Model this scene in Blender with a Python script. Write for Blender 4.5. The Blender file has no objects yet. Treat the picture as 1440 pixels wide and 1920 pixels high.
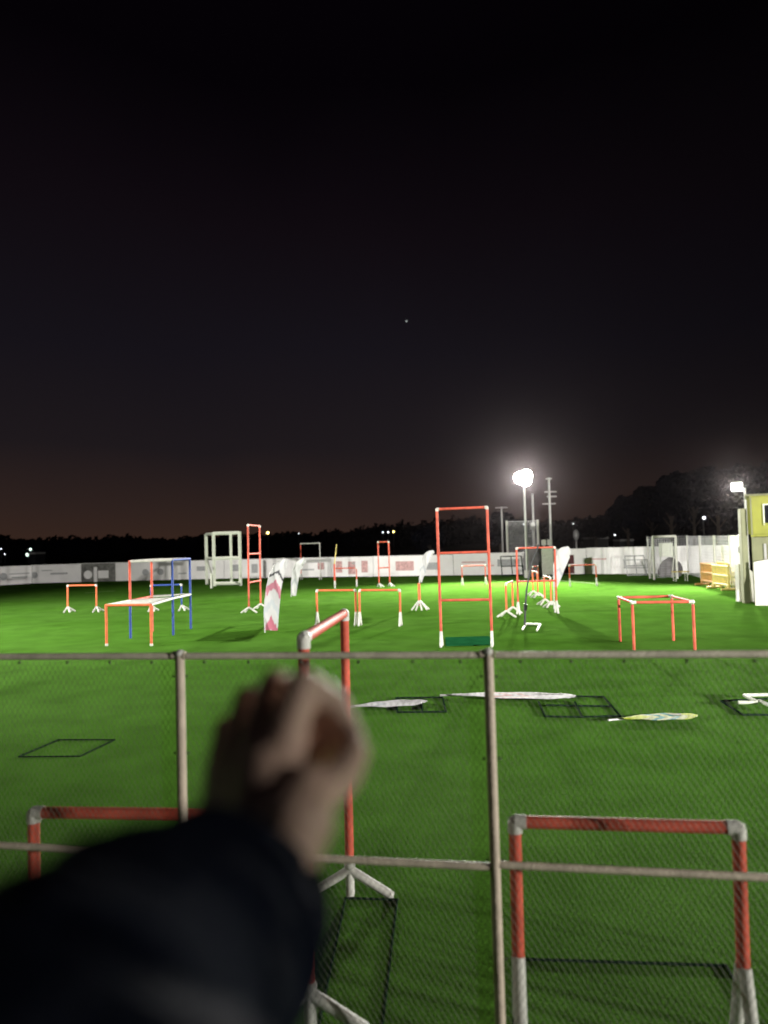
import bpy, bmesh, math, random
from mathutils import Vector, Matrix, noise
random.seed(7)
C = bpy.context.scene.collection
SC = bpy.context.scene

# ------------------------------------------------------------ camera, world, exposure
FPX = 26 / 36 * 1920
PITCH, ROLL, CH = math.radians(2.27), math.radians(1.6), 1.52
f_ = Vector((0, math.cos(PITCH), math.sin(PITCH)))
u0 = Vector((0, -math.sin(PITCH), math.cos(PITCH)))
r0 = Vector((1, 0, 0))
r_ = r0 * math.cos(ROLL) - u0 * math.sin(ROLL)
u_ = u0 * math.cos(ROLL) + r0 * math.sin(ROLL)
CAM = Vector((0, 0, CH))
cd = bpy.data.cameras.new('camera'); cam = bpy.data.objects.new('camera', cd); C.objects.link(cam)
m = Matrix.Identity(4)
for i in range(3):
    m[i][0] = r_[i]; m[i][1] = u_[i]; m[i][2] = -f_[i]; m[i][3] = CAM[i]
cam.matrix_world = m
cd.sensor_fit = 'VERTICAL'; cd.sensor_height = 36; cd.sensor_width = 27; cd.lens = 26
cd.clip_start = 0.02; cd.clip_end = 6000
cd.dof.use_dof = True; cd.dof.focus_distance = 5.5; cd.dof.aperture_fstop = 1.7
SC.camera = cam

w = bpy.data.worlds.new('World'); SC.world = w; w.use_nodes = True
nt = w.node_tree; N = nt.nodes; L = nt.links; N.clear()
out = N.new('ShaderNodeOutputWorld'); bg = N.new('ShaderNodeBackground')
tc = N.new('ShaderNodeTexCoord'); sx = N.new('ShaderNodeSeparateXYZ')
rp = N.new('ShaderNodeValToRGB'); nz = N.new('ShaderNodeTexNoise')
L.new(tc.outputs['Generated'], sx.inputs[0])
nz.inputs['Scale'].default_value = 1.6; nz.inputs['Detail'].default_value = 3
L.new(tc.outputs['Generated'], nz.inputs['Vector'])
ad = N.new('ShaderNodeMath'); ad.operation = 'MULTIPLY_ADD'; ad.inputs[1].default_value = 0.16
sb = N.new('ShaderNodeMath'); sb.operation = 'SUBTRACT'; sb.inputs[1].default_value = 0.5
L.new(nz.outputs['Fac'], sb.inputs[0]); L.new(sb.outputs[0], ad.inputs[0]); L.new(sx.outputs['Z'], ad.inputs[2])
L.new(ad.outputs[0], rp.inputs[0])
cr = rp.color_ramp
def S(r, g, b): return tuple(((c / 255 / 12.92) if c <= 10 else ((c / 255 + .055) / 1.055) ** 2.4) for c in (r, g, b)) + (1,)
stops = [(0.0, S(53, 37, 30)), (0.05, S(45, 33, 30)), (0.13, S(29, 24, 27)), (0.26, S(21, 18, 24)), (0.42, S(15, 10, 15)), (0.56, S(4, 2, 5))]
cr.elements[0].position = 0; cr.elements[0].color = stops[0][1]
cr.elements[1].position = stops[-1][0]; cr.elements[1].color = stops[-1][1]
for p, c in stops[1:-1]:
    e = cr.elements.new(p); e.color = c
mr = N.new('ShaderNodeMapRange'); mr.inputs[1].default_value = .0; mr.inputs[2].default_value = .5; mr.inputs[3].default_value = 1.0; mr.inputs[4].default_value = .45
L.new(sx.outputs['X'], mr.inputs[0])
mx = N.new('ShaderNodeMix'); mx.data_type = 'RGBA'; mx.blend_type = 'MULTIPLY'; mx.inputs[0].default_value = 1
L.new(rp.outputs[0], mx.inputs[6]); L.new(mr.outputs[0], mx.inputs[7]); L.new(mx.outputs[2], bg.inputs['Color'])
# the town's glow sits low over the horizon, slightly left of ahead
bg.inputs['Strength'].default_value = 0.125
L.new(bg.outputs[0], out.inputs['Surface'])
SC.view_settings.view_transform = 'Standard'; SC.view_settings.look = 'None'
SC.view_settings.exposure = 3.0; SC.view_settings.gamma = 1
SC.render.resolution_x = 768; SC.render.resolution_y = 1024
try:
    SC.cycles.use_denoising = True; SC.cycles.volume_bounces = 0; SC.cycles.max_bounces = 6
except Exception: pass

# ------------------------------------------------------------ placing by measured sight lines
def ray(px, py): return (f_ + r_ * ((px - 720) / FPX) - u_ * ((py - 960) / FPX))
def HZ(px, py, z=0.0):
    d = ray(px, py); t = (z - CH) / d.z
    return CAM + d * t
def G(px, py): p = HZ(px, py, 0); p.z = 0; return p
def P(px, py, d): return CAM + ray(px, py) * d
def foot_at(px, y):          # ground point at world depth y under image column px (foot near the horizon)
    d = ray(px, 1010 + 1.52 * FPX / y); p = CAM + d * (y / d.y); p.z = 0; return p

# ------------------------------------------------------------ helpers
class MB:
    def __init__(s): s.bm = bmesh.new(); s.uv = None
    def tube(s, a, b, r, r2=None, n=12, caps=True):
        a = Vector(a); b = Vector(b); r2 = r if r2 is None else r2
        d = (b - a); l = d.length
        if l < 1e-6: return s
        q = d.to_track_quat('Z', 'Y').to_matrix().to_4x4()
        bmesh.ops.create_cone(s.bm, cap_ends=caps, segments=n, radius1=r, radius2=r2, depth=l,
                              matrix=Matrix.Translation((a + b) / 2) @ q)
        return s
    def ball(s, c, r, sc=(1, 1, 1), sub=2):
        bmesh.ops.create_icosphere(s.bm, subdivisions=sub, radius=r, matrix=Matrix.Translation(c) @ Matrix.Diagonal((*sc, 1)))
        return s
    def box(s, c, d, rz=0, bev=0):
        r = bmesh.ops.create_cube(s.bm, size=1, matrix=Matrix.Translation(c) @ Matrix.Rotation(rz, 4, 'Z') @ Matrix.Diagonal((*d, 1)))
        if bev:
            es = list({e for v in r['verts'] for e in v.link_edges})
            bmesh.ops.bevel(s.bm, geom=es, offset=bev, segments=2, affect='EDGES')
        return s
    def path(s, pts, r, n=10, r2=None):
        pts = [Vector(p) for p in pts]
        for i in range(len(pts) - 1):
            ra = r if r2 is None else r + (r2 - r) * i / (len(pts) - 1)
            rb = r if r2 is None else r + (r2 - r) * (i + 1) / (len(pts) - 1)
            s.tube(pts[i], pts[i + 1], ra, rb, n)
            if 0 < i: s.ball(pts[i], ra * .995, sub=1)
        return s
    def poly(s, pts, z0, z1):
        lo = [s.bm.verts.new((p[0], p[1], z0)) for p in pts]; hi = [s.bm.verts.new((p[0], p[1], z1)) for p in pts]
        s.bm.faces.new(hi); s.bm.faces.new(lo[::-1]); n = len(pts)
        for i in range(n): s.bm.faces.new((lo[i], lo[(i + 1) % n], hi[(i + 1) % n], hi[i]))
        bmesh.ops.recalc_face_normals(s.bm, faces=s.bm.faces[:])
        return s
    def build(s, name, mat, parent=None, smooth=True, org=None):
        me = bpy.data.meshes.new(name)
        if org is None:
            if parent is not None: org = Vector(parent.location)
            else: org = Vector((0, 0, 0))
        bmesh.ops.translate(s.bm, vec=-Vector(org), verts=s.bm.verts[:])
        s.bm.to_mesh(me); s.bm.free()
        if smooth:
            for p in me.polygons: p.use_smooth = True
            try: me.set_sharp_from_angle(angle=math.radians(40))
            except Exception: pass
        me.materials.append(mat)
        o = bpy.data.objects.new(name, me); C.objects.link(o)
        if parent is not None: o.parent = parent
        else: o.location = org
        return o

def tag(o, label=None, cat=None, group=None, kind=None):
    if label: o['label'] = label
    if cat: o['category'] = cat
    if group: o['group'] = group
    if kind: o['kind'] = kind
    return o
def thing(name, label, cat, loc, group=None):
    o = bpy.data.objects.new(name, None); C.objects.link(o); o.location = loc
    o.empty_display_size = .1
    return tag(o, label, cat, group)

def mat(name, col, rough=.6, var=.0, scale=8, bump=0.0, bscale=60, metal=0, emis=None, est=0, spec=None, col2=None):
    mt = bpy.data.materials.new(name); mt.use_nodes = True
    t = mt.node_tree; b = t.nodes['Principled BSDF']
    b.inputs['Roughness'].default_value = rough; b.inputs['Metallic'].default_value = metal
    if spec is not None: b.inputs['Specular IOR Level'].default_value = spec
    tcn = t.nodes.new('ShaderNodeTexCoord')
    if var or col2:
        n = t.nodes.new('ShaderNodeTexNoise'); n.inputs['Scale'].default_value = scale; n.inputs['Detail'].default_value = 5
        t.links.new(tcn.outputs['Object'], n.inputs['Vector'])
        r = t.nodes.new('ShaderNodeValToRGB')
        c2 = col2 or tuple(c * (1 - var) for c in col[:3])
        r.color_ramp.elements[0].position = .35; r.color_ramp.elements[1].position = .65
        r.color_ramp.elements[0].color = (*c2[:3], 1); r.color_ramp.elements[1].color = (*col[:3], 1)
        t.links.new(n.outputs['Fac'], r.inputs[0]); t.links.new(r.outputs[0], b.inputs['Base Color'])
    else: b.inputs['Base Color'].default_value = (*col[:3], 1)
    if bump:
        n2 = t.nodes.new('ShaderNodeTexNoise'); n2.inputs['Scale'].default_value = bscale; n2.inputs['Detail'].default_value = 4
        t.links.new(tcn.outputs['Object'], n2.inputs['Vector'])
        bp = t.nodes.new('ShaderNodeBump'); bp.inputs['Strength'].default_value = bump; bp.inputs['Distance'].default_value = .02
        t.links.new(n2.outputs['Fac'], bp.inputs['Height']); t.links.new(bp.outputs[0], b.inputs['Normal'])
    if emis:
        b.inputs['Emission Color'].default_value = (*emis, 1); b.inputs['Emission Strength'].default_value = est
    return mt

M = {}
M['red'] = mat('red_pvc', (.66, .12, .075), .6, .38, 9, spec=.2)
M['orange'] = mat('orange_pvc', (.72, .17, .07), .6, .2, 14, spec=.2)
M['blue'] = mat('blue_pvc', (.035, .075, .3), .6, .2, 14, spec=.2)
M['white'] = mat('white_pvc', (.62, .62, .58), .6, .2, 20, spec=.25)
M['cream'] = mat('cream_pvc', (.66, .7, .6), .45, .12, 20)
M['black'] = mat('black_rod', (.015, .017, .02), .5)
M['darkpipe'] = mat('dark_pipe', (.012, .030, .016), .8, .3, spec=.0)
M['rail'] = mat('dull_galvanised', (.62, .54, .43), .55, .25, 18, .15, 90)
M['top_rail'] = mat('lit_galvanised', (.78, .72, .58), .5, .25, 18, .15, 90)  # same galvanised pipe, light from above painted into the paler colour
M['post'] = mat('dull_post', (.56, .47, .38), .55, .25, 12, .15, 90)
M['wire'] = mat('fence_wire', (.15, .16, .13), .6)
M['clip'] = mat('clip', (.03, .03, .025), .6)
M['mast'] = mat('mast_steel', (.5, .5, .5), .45, .15, 5, metal=.3)
M['net'] = mat('net_cord', (.55, .55, .58), .8)
M['board'] = mat('white_board', (.84, .83, .84), .6, .1, 2.5)
M['boardg'] = mat('grey_mesh_banner', (.2, .2, .19), .8, .5, 6)
M['ink'] = mat('faded_ink', (.46, .47, .49), .7, .4, 30)
M['pink'] = mat('faded_red_ink', (.66, .4, .4), .7, .4, 12)
M['darkred'] = mat('dark_red_panel', (.09, .01, .012), .7, .3, 8)
M['yellow'] = mat('yellow_plastic', (.62, .5, .16), .5, .2, 8)
M['orangep'] = mat('orange_plastic', (.55, .3, .1), .5, .25, 8)
M['cabin'] = mat('yellow_green_panel', (.3, .31, .05), .6, .2, 3, .1, 20)
M['olive'] = mat('olive_wall', (.22, .23, .13), .7, .25, 3, .15, 30)
M['glass'] = mat('dark_glass', (.01, .012, .015), .1)
M['trunk'] = mat('bark', (.06, .045, .035), .9, .4, 6)
M['leaf'] = mat('night_foliage', (.004, .006, .012), .9, .5, 1.5, spec=0)
M['wood'] = mat('far_wood_foliage', (.004, .006, .014), .9, .5, .3, spec=0)
M['tarp'] = mat('grey_tarp', (.16, .15, .16), .7, .4, 5, .4, 12)
M['skin'] = mat('skin', (.70, .48, .38), .55, .25, 25, .25, 160)
M['nail'] = mat('nail', (.55, .38, .32), .35)
M['cloth'] = mat('navy_jacket', (.003, .006, .020), .9, .4, 14, .6, 240, spec=.15)
M['rib'] = mat('navy_knit', (.003, .004, .009), .95, .3, 60, .5, 300, spec=.1)
M['floodcase'] = mat('lamp_case', (.25, .25, .25), .5)
def emat(name, col, st): return mat(name, (.8, .8, .8), .5, emis=col, est=st)
M['flood'] = emat('flood_led', (1, .97, .88), 14)
M['flood2'] = emat('flood_led_small', (1, .95, .9), 5)
M['far_yellow'] = emat('far_sodium', (1, .75, .2), 1.1)
M['far_white'] = emat('far_white', (.9, .95, 1), .5)
M['far_green'] = emat('far_pale', (.75, 1, .85), .35)

# turf: fine pile, mown bands, worn patches
def turf():
    mt = bpy.data.materials.new('artificial_turf'); mt.use_nodes = True
    t = mt.node_tree; b = t.nodes['Principled BSDF']; b.inputs['Roughness'].default_value = .75
    b.inputs['Specular IOR Level'].default_value = .0
    tcn = t.nodes.new('ShaderNodeTexCoord')
    def noi(sc, det, rough=.5):
        n = t.nodes.new('ShaderNodeTexNoise'); n.inputs['Scale'].default_value = sc; n.inputs['Detail'].default_value = det
        n.inputs['Roughness'].default_value = rough
        t.links.new(tcn.outputs['Object'], n.inputs['Vector']); return n
    n1 = noi(.35, 4); n2 = noi(90, 3, .7); n3 = noi(2.3, 3)
    def ramp(n, a, c0, b_, c1):
        r = t.nodes.new('ShaderNodeValToRGB'); e = r.color_ramp.elements
        e[0].position = a; e[0].color = (*c0, 1); e[1].position = b_; e[1].color = (*c1, 1)
        t.links.new(n.outputs['Fac'], r.inputs[0]); return r
    ra = ramp(n1, .3, (.066, .182, .018), .7, (.094, .225, .034))
    rb = ramp(n2, .3, (.45, .45, .45), .7, (1.25, 1.25, 1.25))
    rc = ramp(n3, .3, (.80, .80, .80), .7, (1.10, 1.10, 1.10))
    def mul(a, c):
        mx = t.nodes.new('ShaderNodeMix'); mx.data_type = 'RGBA'; mx.blend_type = 'MULTIPLY'; mx.inputs[0].default_value = 1
        t.links.new(a, mx.inputs[6]); t.links.new(c, mx.inputs[7]); return mx.outputs[2]
    sp = t.nodes.new('ShaderNodeSeparateXYZ'); t.links.new(tcn.outputs['Object'], sp.inputs[0])
    def mt_(op, a, b2):
        n = t.nodes.new('ShaderNodeMath'); n.operation = op; t.links.new(a, n.inputs[0]); n.inputs[1].default_value = b2; return n.outputs[0]
    par = mt_('GREATER_THAN', mt_('FRACT', mt_('MULTIPLY', sp.outputs[1], 1 / 7.4), 0), .5)
    rd = t.nodes.new('ShaderNodeValToRGB'); rd.color_ramp.elements[0].color = (.9, .9, .9, 1); rd.color_ramp.elements[1].color = (1, 1, 1, 1); t.links.new(par, rd.inputs[0])
    n5 = noi(.9, 6, .65); rw = ramp(n5, .60, (1, 1, 1), .74, (.74, .72, .8))
    c = mul(mul(mul(mul(ra.outputs[0], rb.outputs[0]), rc.outputs[0]), rd.outputs[0]), rw.outputs[0])
    t.links.new(c, b.inputs['Base Color'])
    bp = t.nodes.new('ShaderNodeBump'); bp.inputs['Strength'].default_value = .7; bp.inputs['Distance'].default_value = .012
    t.links.new(n2.outputs['Fac'], bp.inputs['Height']); t.links.new(bp.outputs[0], b.inputs['Normal'])
    return mt
M['turf'] = turf()
M['earth'] = mat('dark_meadow', (.012, .016, .012), .95, .5, .2, spec=0)
M['pave'] = mat('pale_paving', (.3, .28, .25), .9, .3, 2)
M['line'] = mat('turf_line', (.22, .34, .12), .9, .5, 9)

# ------------------------------------------------------------ ground
def sheet(name, pts, z, m, kind='structure'):
    b = MB(); vs = [b.bm.verts.new((p[0], p[1], z)) for p in pts]; b.bm.faces.new(vs)
    bmesh.ops.recalc_face_normals(b.bm, faces=b.bm.faces[:])
    if b.bm.faces[:][0].normal.z < 0: bmesh.ops.reverse_faces(b.bm, faces=b.bm.faces[:])
    return tag(b.build(name, m), kind=kind)
gr = sheet('ground', [(-1500, -300), (1500, -300), (1500, 2500), (-1500, 2500)], -.012, M['earth'])
sheet('field', [(-30, -6), (30, -6), (30, 26.5), (18, 27.6), (6.5, 29.8), (-8, 34.3), (-13, 34.8), (-17.2, 33.2), (-18.6, 28.0), (-30, 20)], 0, M['turf'])
sheet('path', [(-17.3, 34.6), (-18.9, 27.6), (-30, 20), (-32, 22), (-24, 34.8)], .004, M['pave'])
def mark(name, a, b_, wd):
    a = G(*a); b_ = G(*b_); d = (b_ - a).normalized(); n = Vector((-d.y, d.x, 0)) * wd / 2
    return sheet(name, [a - n, b_ - n, b_ + n, a + n], .004, M['line'])
mark('touchline', (1052, 1089), (1125, 1095), .12)
mark('halfway_line', (160, 1112), (216, 1108), .15)

# ------------------------------------------------------------ PVC gates
PR = .019
def foot(a, d, style, t, wm, h=.16):
    """white feet under one upright: a = ground point, d = unit vector along the gate"""
    n = Vector((-d.y, d.x, 0)); z = Vector((0, 0, 1)); top = a + z * h
    if style == 'vee':
        for s in (-1, 1):
            MB().tube(a + n * s * .085 + z * .016, a + z * (h + .0) + n * s * .012, PR * 1.02).ball(a + n * s * .085 + z * .018, PR * 1.02, sub=1).build('foot', wm, t)
    elif style == 'fan':
        for v in (n, -n, (n + d).normalized() * .98, (-n + d).normalized() * .98):
            e = a + v * .17 + z * .018
            MB().tube(top - z * .02, e, PR).ball(e, PR * 1.12, sub=1).build('foot', wm, t)
    elif style == 'tri':
        for v in (n, -n, None):
            e = a + (v * .17 if v else Vector((0, 0, 0))) + z * .018
            MB().tube(top - z * .02, e, PR).ball(e, PR * 1.15, sub=1).build('foot', wm, t)
        MB().ball(top, PR * 1.35, sub=2).build('joint', wm, t)
    elif style == 'plug':
        MB().tube(a, a + z * .03, PR * 1.1).build('foot', wm, t)
def gate(label, A, B, h, bars=(), style='vee', m='red', wm='white', group=None, cat='gate', name='pipe_gate', fh=None, bar_m=None, elbow=True, r=PR, right_m=None):
    A = Vector(A); B = Vector(B); A.z = B.z = 0
    d = (B - A).normalized(); z = Vector((0, 0, 1))
    t = thing(name, label, cat, (A + B) / 2, group)
    fh = fh if fh is not None else {'vee': .25, 'fan': .15, 'tri': .14, 'plug': .03, 'none': 0}[style]
    for i, p in enumerate((A, B)):
        mm = M[right_m] if (right_m and i) else M[m]
        MB().tube(p + z * (fh - .01 if fh else 0), p + z * (h - .02), r).build('upright', mm, t)
        foot(p, d, style, t, M[wm], fh)
        if elbow:
            s = d if i == 0 else -d
            MB().path([p + z * (h - .032), p + z * h, p + z * h + s * .034], r * 1.16).build('elbow', M[wm], t)
    MB().tube(A + z * h + d * .02, B + z * h - d * .02, r).build('crossbar', M[bar_m or m], t)
    for b in bars:
        MB().tube(A + z * b + d * r * .8, B + z * b - d * r * .8, r * .97).build('crossbar', M[bar_m or m], t)
        for p, s in ((A, 1), (B, -1)):
            MB().tube(p + z * (b - .04), p + z * (b + .04), r * 1.15).build('joint', M['red' if m == 'red' else wm], t)
    rg = random.Random(int(A.x * 977) + int(A.y * 131)); t.rotation_euler = (rg.uniform(-.010, .010), rg.uniform(-.009, .009), 0)
    return t
GR = 'red pipe racing gates on the turf'
# nearest ones
gate('narrow red gate with one middle bar, turned nearly edge-on, partly behind the raised hand', G(583, 1940), G(657, 1682), 1.215, (.615,), 'tri', group=GR)
gate('low red hurdle with white corners just behind the fence, at the lower right', Vector((HZ(962, 1541, .65).x, HZ(962, 1541, .65).y, 0)), Vector((HZ(1380, 1549, .65).x, HZ(1380, 1549, .65).y, 0)), .65, (), 'vee', group=GR, name='hurdle', cat='hurdle')
gate('low red hurdle behind the fence at the lower left, partly hidden by the dark sleeve', Vector((HZ(62, 1524, .65).x, HZ(62, 1524, .65).y, 0)), Vector((HZ(440, 1526, .65).x, HZ(440, 1526, .65).y, 0)), .65, (), 'vee', group=GR, name='hurdle', cat='hurdle')
gate('tallest red gate, three openings stacked, in the middle of the turf', G(828, 1213), G(923, 1213), 1.96, (.66, 1.33), 'vee', group=GR, fh=.22)
gate('left one of the two low hurdles standing joined behind the narrow near gate', G(595, 1173), G(668, 1173), .645, (), 'vee', 'orange', group=GR, name='hurdle', cat='hurdle')
gate('right one of the two low hurdles standing joined, left of the tallest gate', G(675, 1174), G(751, 1174), .645, (), 'vee', 'orange', group=GR, name='hurdle', cat='hurdle')
gate('small orange hurdle with spread white feet, alone on the far left of the turf', G(127, 1148), G(181, 1147), .65, (), 'fan', 'orange', group=GR, name='hurdle', cat='hurdle')
gate('blue hurdle with spread white feet behind the stepped red and blue frame', G(284, 1146), G(341, 1145), .62, (), 'fan', 'blue', group=GR, name='hurdle', cat='hurdle')
gate('slim red three-opening tower gate between the white frame and the largest feather flag', G(467, 1150), G(489, 1142), 1.97, (.68, 1.32), 'fan', group=GR)
gate('distant gate with white top bar and one red post before the far boards', G(565, 1087), G(601, 1087), 1.52, (), 'vee', 'red', group=GR, bar_m='white', right_m='white')
gate('tiny hurdle with a pale foot each side below the leaning yellow pole', G(628, 1101), G(669, 1100), .64, (), 'vee', group=GR, name='hurdle', cat='hurdle')
gate('far slim red gate with spread feet standing behind the two joined hurdles', G(711, 1101), G(731, 1100), 1.5, (.64,), 'fan', group=GR)
gate('distant low hurdle seen through the bottom opening of the tallest gate', G(867, 1098), G(911, 1096), .64, (), 'vee', group=GR, name='hurdle', cat='hurdle')
gate('two-opening red gate by the leaning black pole, below the brightest floodlight', G(972, 1153), G(1044, 1150), 1.31, (.65,), 'vee', group=GR)
gate('orange hurdle seen end-on with spread feet, left of the leaning black pole', G(950, 1158), G(962, 1150), .64, (), 'fan', 'orange', group=GR, name='hurdle', cat='hurdle')
gate('orange hurdle seen end-on, farthest of the row right of the black pole', G(1000, 1117), G(1009, 1121), .64, (), 'fan', 'orange', group=GR, name='hurdle', cat='hurdle')
gate('orange hurdle seen end-on, nearest of the row right of the black pole', G(1022, 1134), G(1034, 1139), .64, (), 'fan', 'orange', group=GR, name='hurdle', cat='hurdle')
gate('far red hurdle with pale feet before the dark red panel of the white boards', G(1069, 1100), G(1119, 1099), .64, (), 'vee', group=GR, name='hurdle', cat='hurdle')
gate('very small red gate by the grey cover at the foot of the floodlight mast', G(1000, 1090), G(1010, 1089), .5, (), 'plug', group=GR)

# cube frame on the right
def box_frame(label, pts, h, m, wm, name='cube_frame'):
    pts = [Vector(p) for p in pts]; c = sum(pts, Vector()) / 4; z = Vector((0, 0, 1))
    t = thing(name, label, 'gate', c)
    for i, p in enumerate(pts):
        q = pts[(i + 1) % 4]; d = (q - p).normalized(); e = (pts[i - 1] - p).normalized()
        MB().tube(p, p + z * (h - .03), PR).build('upright', M[m], t)
        MB().tube(p + z * h + d * .03, q + z * h - d * .03, PR).build('crossbar', M[m], t)
        MB().ball(p + z * h, PR * 1.45).tube(p + z * h, p + z * h + d * .05, PR * 1.2).tube(p + z * h, p + z * h + e * .05, PR * 1.2).build('elbow', M[wm], t)
    return t
box_frame('orange-red open cube frame on four legs, alone at the right of the turf', [G(1189, 1219), G(1303, 1219), G(1263, 1201), G(1163, 1203)], .625, 'red', 'cream')

# stepped frame on the left
def stepped():
    a, b = G(200, 1211), G(284, 1211); nl, nr, fr, fl = G(245, 1197), G(325, 1191), G(358, 1179), G(286, 1184)
    z = Vector((0, 0, 1)); t = thing('stepped_frame', 'stepped pipe frame, orange low front, pink and blue tall back with white bars', 'gate', (a + fr) / 2)
    def T(p, q, m, nm='crossbar', r=PR * 1.08): MB().tube(p, q, r).ball(q, r * 1.15, sub=1).build(nm, M[m], t)
    T(a, a + z * .635, 'orange', 'upright'); T(b, b + z * .635, 'orange', 'upright'); T(a + z * .635, b + z * .635, 'orange')
    T(nl, nl + z * .6, 'blue', 'upright'); T(nl + z * .6, nl + z * 1.3, 'red', 'upright')
    T(fl, fl + z * .6, 'red', 'upright'); T(fl + z * .6, fl + z * 1.3, 'red', 'upright')
    T(nr, nr + z * 1.3, 'blue', 'upright'); T(fr, fr + z * 1.3, 'blue', 'upright')
    for h, mm in ((.635, 'white'), (1.3, 'white')):
        T(nl + z * h, nr + z * h, mm); T(fl + z * h, fr + z * h, mm); T(nl + z * h, fl + z * h, mm if h > 1 else 'red')
        T(nr + z * h, fr + z * h, 'white' if h < 1 else 'blue')
    T(a + z * .635, nl + z * .635, 'cream'); T(b + z * .635, nr + z * .635, 'white')
    for p in (a, b): MB().tube(p, p + z * .035, PR * 1.25).build('foot', M['white'], t)
    # slack net laid over both tiers
    for q, h in (((nl, nr, fr, fl), 1.3), ((a, b, nr, nl), .635)):
        m_ = MB()
        for k in range(1, 24):
            s = k / 24
            for (p0, p1, p2, p3) in ((q[0], q[3], q[1], q[2]), (q[0], q[1], q[3], q[2])):
                u = p0.lerp(p1, s) + z * h; v = p2.lerp(p3, s) + z * h
                m_.tube(u, v, .006, n=4, caps=False)
        m_.build('net', M['white'], t)
stepped()

# thick white frame
def white_frame():
    z = Vector((0, 0, 1)); A = G(402, 1099); B = G(451, 1098); Cc = G(388, 1096); mid = A.lerp(B, .66)
    t = thing('window_gate', 'bulky white open frame with window-like openings near the far left boards', 'frame', (A + B) / 2)
    r = .062
    for p, h in ((A, 2.04), (B, 2.04), (Cc, 2.0)):
        MB().tube(p, p + z * h, r, n=4).build('upright', M['cream'], t)
    MB().tube(mid + z * .1, mid + z * 2.0, r * .8, n=4).build('upright', M['cream'], t)
    for h in (.1, 1.05, 2.0):
        MB().tube(A + z * h, B + z * h, r, n=4).build('crossbar', M['cream'], t)
        if h > .5: MB().tube(A + z * h, Cc + z * h, r * .8, n=4).build('crossbar', M['cream'], t)
    q = G(397, 1103); MB().tube(q, q + z * .5, .05).build('foot', M['cream'], t)
    MB().tube(q + z * .5, Cc + z * 1.05, .035).build('brace', M['cream'], t)
white_frame()

# ------------------------------------------------------------ feather flags
def flag_mat(name, stripes, base=(.5, .5, .52), chev=.25):
    """printed cloth: bands along the sail (v), bent into chevrons by u"""
    mt = bpy.data.materials.new(name); mt.use_nodes = True
    t = mt.node_tree; b = t.nodes['Principled BSDF']; b.inputs['Roughness'].default_value = .8
    uv = t.nodes.new('ShaderNodeUVMap'); s = t.nodes.new('ShaderNodeSeparateXYZ'); t.links.new(uv.outputs[0], s.inputs[0])
    def mth(op, a, bb=None, c=None):
        n = t.nodes.new('ShaderNodeMath'); n.operation = op
        for i, v in enumerate((a, bb, c)):
            if v is None: continue
            if isinstance(v, (int, float)): n.inputs[i].default_value = v
            else: t.links.new(v, n.inputs[i])
        return n.outputs[0]
    k = mth('ABSOLUTE', mth('SUBTRACT', s.outputs[0], .5))
    v = mth('MULTIPLY_ADD', k, chev, s.outputs[1])
    nz = t.nodes.new('ShaderNodeTexNoise'); nz.inputs['Scale'].default_value = 9; nz.inputs['Detail'].default_value = 4; t.links.new(uv.outputs[0], nz.inputs['Vector'])
    v = mth('MULTIPLY_ADD', mth('SUBTRACT', nz.outputs['Fac'], .5), .1, v)
    r = t.nodes.new('ShaderNodeValToRGB'); r.color_ramp.interpolation = 'LINEAR'
    e = r.color_ramp.elements; e[0].position = 0; e[0].color = (*base, 1); e[1].position = 1; e[1].color = (*base, 1)
    for a, c_, col in stripes:
        for p, cc in ((a - .012, base), (a, col), (c_, col), (c_ + .012, base)):
            x = e.new(max(0, min(1, p))); x.color = (*cc, 1)
    t.links.new(v, r.inputs[0]); t.links.new(r.outputs[0], b.inputs['Base Color'])
    b.inputs['Subsurface Weight'].default_value = 0
    return mt
M['flag_red'] = flag_mat('white_flag_red_print', [(-.12, -.03, (.5, .24, .28)), (.02, .14, (.42, .12, .18)), (.26, .32, (.42, .45, .49)), (.44, .54, (.42, .16, .22)), (.66, .69, (.06, .06, .07))], chev=.22)
M['flag_white'] = flag_mat('white_flag', [(.3, .36, (.36, .38, .42))])
M['flag_faint'] = flag_mat('white_flag_faint_print', [(.36, .4, (.5, .3, .3)), (.47, .5, (.5, .33, .32))])
M['flag_lime'] = flag_mat('lime_flag', [(.05, .3, (.5, .6, .05)), (.4, .45, (.1, .3, .3)), (.55, .6, (.1, .3, .3)), (.7, .95, (.5, .6, .05))], (.5, .55, .3))
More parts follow.
